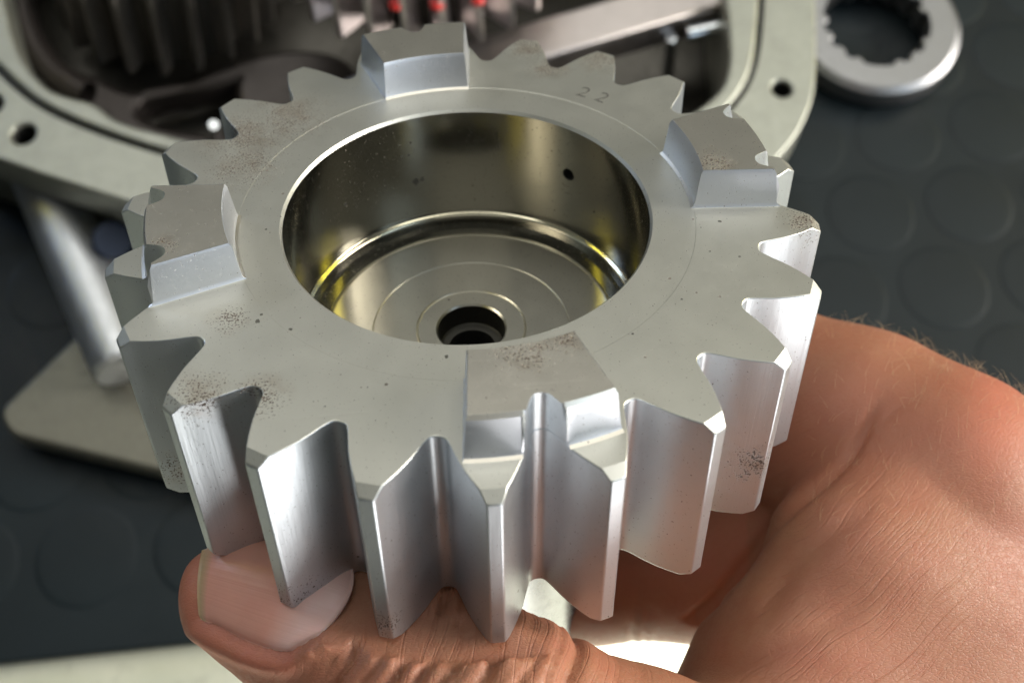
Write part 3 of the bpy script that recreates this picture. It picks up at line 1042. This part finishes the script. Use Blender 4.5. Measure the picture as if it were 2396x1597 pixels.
def place_gear(name, label, loc, rot, n, rt, rr, h, half, m_body, m_tooth, helix=0.0, bore=None, show=None, cat='gear'):
    g_ = thing(name, label, cat)
    g_.location = loc; g_.rotation_euler = rot
    b, t = spur(n, rt, rr, h, half, bore, helix)
    link('gear_body', b, m_body, g_)
    t.materials.append(m_tooth)
    for i in range(n):
        o = bpy.data.objects.new('tooth', t); COL.objects.link(o); o.parent = g_
        o.rotation_euler = (0, 0, 2 * pi * i / n)
        bevel(o, .0004, 1, 30)
    return g_


M_TOOTH = metal('oily_tooth_iron', (.27, .25, .225), .33, 1200, .2, .15, .8)
pc = at_z(395, 30, .012)
place_gear('pinion', 'dark oily pinion with long straight teeth standing in the left of the casing', (pc.x, pc.y + .006, .010), (radians(-10), radians(4), .1), 20, .0365, .0305, .034, .30, M_IRON, M_TOOTH, .05, .012)
hg = at_z(985, -95, .058)
place_gear('bright_gear', 'bright pale gear with pointed teeth above the casing at the top edge', (hg.x, hg.y + .012, .050), (radians(-6), 0, .06), 26, .044, .0345, .03, .34, M_IRON2, M_PINK, 0.0, .015)  # dark body colour paints the shade between the pale teeth
for (u, v) in ((927, 9), (1023, 9), (1118, -2)):
    p = at_z(u, v, .072)
    bm = bmesh.new(); bmesh.ops.create_icosphere(bm, subdivisions=3, radius=.0022)
    me = bpy.data.meshes.new('m'); bm.to_mesh(me); bm.free(); me.shade_smooth()
    o = link('red_bead', me, M_RED); o.location = p
    o.scale = (1, 1, .7)
    tag(o, {927: 'red bead in the left gap between the bright gear teeth', 1023: 'red bead in the middle gap between the bright gear teeth', 1118: 'red bead at the right, mostly cut by the top edge'}[u], 'bead', 'red beads between the bright gear teeth')

# dark cast bearing plate with a long slot, under the pinion
ZP = .020
PL = [(150, 150), (330, 255), (560, 150), (700, 120), (830, 150), (850, 330), (700, 420), (420, 400), (200, 330), (60, 240)]
SL = [(300, 262), (318, 222), (370, 205), (450, 198), (520, 182), (580, 165), (560, 215), (590, 300), (520, 330), (400, 318), (320, 290)]
bp_ = thing('bearing_plate', 'dark cast bearing plate with a long oval slot below the pinion', 'bearing plate')
curve_fill('plate', [smooth_loop(w2(PL, ZP), 3), smooth_loop(w2(SL, ZP), 2)], .012, M_IRON2, bp_, .0022, ZP)
# collar that curves round the left of the cavity
cl = [(20, -60), (60, 110), (130, 195), (215, 232), (180, 250), (95, 205), (35, 140), (0, 0)]
cpts = [at_z(u, v, .030) for u, v in ((40, -80), (52, 20), (70, 90), (105, 150), (150, 195), (205, 222))]
crv = bpy.data.curves.new('c', 'CURVE'); crv.dimensions = '3D'; crv.bevel_depth = .0042; crv.bevel_resolution = 6
s = crv.splines.new('NURBS'); s.points.add(len(cpts) - 1); s.use_endpoint_u = True; s.order_u = 4
for a, b in zip(s.points, cpts): a.co = (*b, 1)
t = bpy.data.objects.new('t', crv); COL.objects.link(t)
me = bpy.data.meshes.new_from_object(t.evaluated_get(bpy.context.evaluated_depsgraph_get()))
bpy.data.objects.remove(t)
me.materials.clear(); me.shade_smooth()
o = link('oil_pipe', me, M_IRON2); tag(o, 'brown oily pipe curving round the left wall of the casing', 'pipe')
# cast rib that crosses the cavity
a0, a1 = at_z(1060, 150, .040), at_z(1700, -45, .040)
d = (a1 - a0).normalized(); nn = Vector((-d.y, d.x, 0)); hw = .0052
rib = [(a0 - d * .03 + nn * hw), (a1 + d * .02 + nn * hw), (a1 + d * .02 - nn * hw * 1.35), (a0 - d * .03 - nn * hw * .9)]
curve_fill('cross_rib', [[(p.x, p.y) for p in rib]], .012, metal('pale_cast_rib', (.55, .50, .48), .42, 1200, .3, .1), casing, .0018, .040)
for i, (u, v, u2, v2, r) in enumerate(((1570, 88, 1562, 175, .0019), (1342, 112, 1320, 165, .0030))):
    o = link('steel_pin', tube(at_z(u, v, .034), at_z(u2, v2, .014), r), M_CHROME)
    tag(o, ['thin bright steel pin standing in the right cavity under the rib', 'thick bright steel pin between two far gear teeth below the rib'][i], 'pin', 'steel pins in the casing')
o = link('steel_pin', tube(at_z(1606, 82, .036), at_z(1690, 64, .036), .0026), M_CHROME)
tag(o, 'short bright steel pin lying level beside the casing corner', 'pin', 'steel pins in the casing')
p0, p1 = at_z(496, 322, .030), at_z(500, 292, .040)
o = link('steel_pin', tube(p0, p1, .0022, .0016), M_CHROME)
tag(o, 'small shiny pin tip rising behind the far left gear tooth', 'pin', 'steel pins in the casing')

# splined ring at the upper right, leaning on the casing edge
rc = at_z(2052, 50, .012)
RR = (at_z(2252, 50, .012) - at_z(1862, 50, .012)).length / 2
ring = thing('splined_ring', 'flat bright steel ring with internal splines lying on the mat at upper right', 'ring')
ring.location = rc
M_RINGM = metal('lathe_turned_ring', (.31, .31, .315), .40, 1500, .15, .06)
ri = RR * .64
rp = [(ri, .0), (RR * .93, .0), (RR, -.0015), (RR, -.0085), (RR * .96, -.010), (ri, -.010)]
link('ring_body', revolve(rp, 96, closed=True, smooth=30), M_RINGM, ring)
vs = []; tw = pi / 16
for z in (0, -.010):
    for a_, r_ in ((-tw * .62, ri * 1.004), (-tw * .38, ri * .90), (tw * .38, ri * .90), (tw * .62, ri * 1.004)): vs.append((r_ * cos(a_), r_ * sin(a_), z * .98 - .0001))
sm = mesh(vs, [(0, 1, 2, 3), (4, 5, 6, 7), (0, 1, 5, 4), (1, 2, 6, 5), (2, 3, 7, 6)], 30); sm.materials.append(M_RINGM)
for i in range(16):
    if i in (5, 6, 11, 15): continue
    o = bpy.data.objects.new('spline_tooth', sm); COL.objects.link(o); o.parent = ring; o.rotation_euler = (0, 0, 2 * pi * i / 16)
    bevel(o, .0005, 2, 30)
ring.rotation_euler = (radians(2), radians(-2), .3)

# aluminium plate and bright bar at the left
PLT = [(330, 640), (420, 800), (480, 1000), (420, 1110), (330, 1068), (40, 1010), (2, 985), (2, 958), (20, 925), (290, 670)]
pz = .012
lp = [tuple(at_z(u, v, pz)[:2]) for u, v in [(318, 662), (520, 800), (620, 1150), (345, 1085), (30, 1008), (8, 962)]]


def round_poly(L, r, n=8):
    o = []
    m = len(L)
    for i in range(m):
        p = Vector(L[i]); a = (Vector(L[i - 1]) - p); b = (Vector(L[(i + 1) % m]) - p)
        a_, b_ = a.normalized(), b.normalized()
        q = min(r, a.length * .4, b.length * .4)
        s_, e_ = p + a_ * q, p + b_ * q
        for k_ in range(n + 1):
            t_ = k_ / n
            o.append(tuple(s_ * (1 - t_) ** 2 + p * 2 * t_ * (1 - t_) + e_ * t_ * t_))
    return o


ap = curve_fill('aluminium_plate', [round_poly(lp, .006)], .009, metal('brushed_plate', (.19, .185, .15), .5, 800, .2, .08, .75), None, .0012, pz)
tag(ap, 'flat bare aluminium plate with a rounded corner lying on the mat at left', 'metal plate')
br = link('steel_bar', tube(at_z(92, 392, .0205), at_z(296, 862, .0205), .0092, .0092, 40), metal('dull_bar_steel', (.66, .68, .70), .46, 2000, .08, .08))
tag(br, 'round bright steel bar sloping from under the casing onto the aluminium plate', 'steel bar')
bl_ = link('rubber_foot', tube(at_z(262, 575, .012), at_z(262, 560, .030), .0055), plain('dark_blue_rubber', (.01, .02, .045), .5))
tag(bl_, 'small dark blue rubber foot beside the steel bar, half hidden by the gear', 'rubber foot')
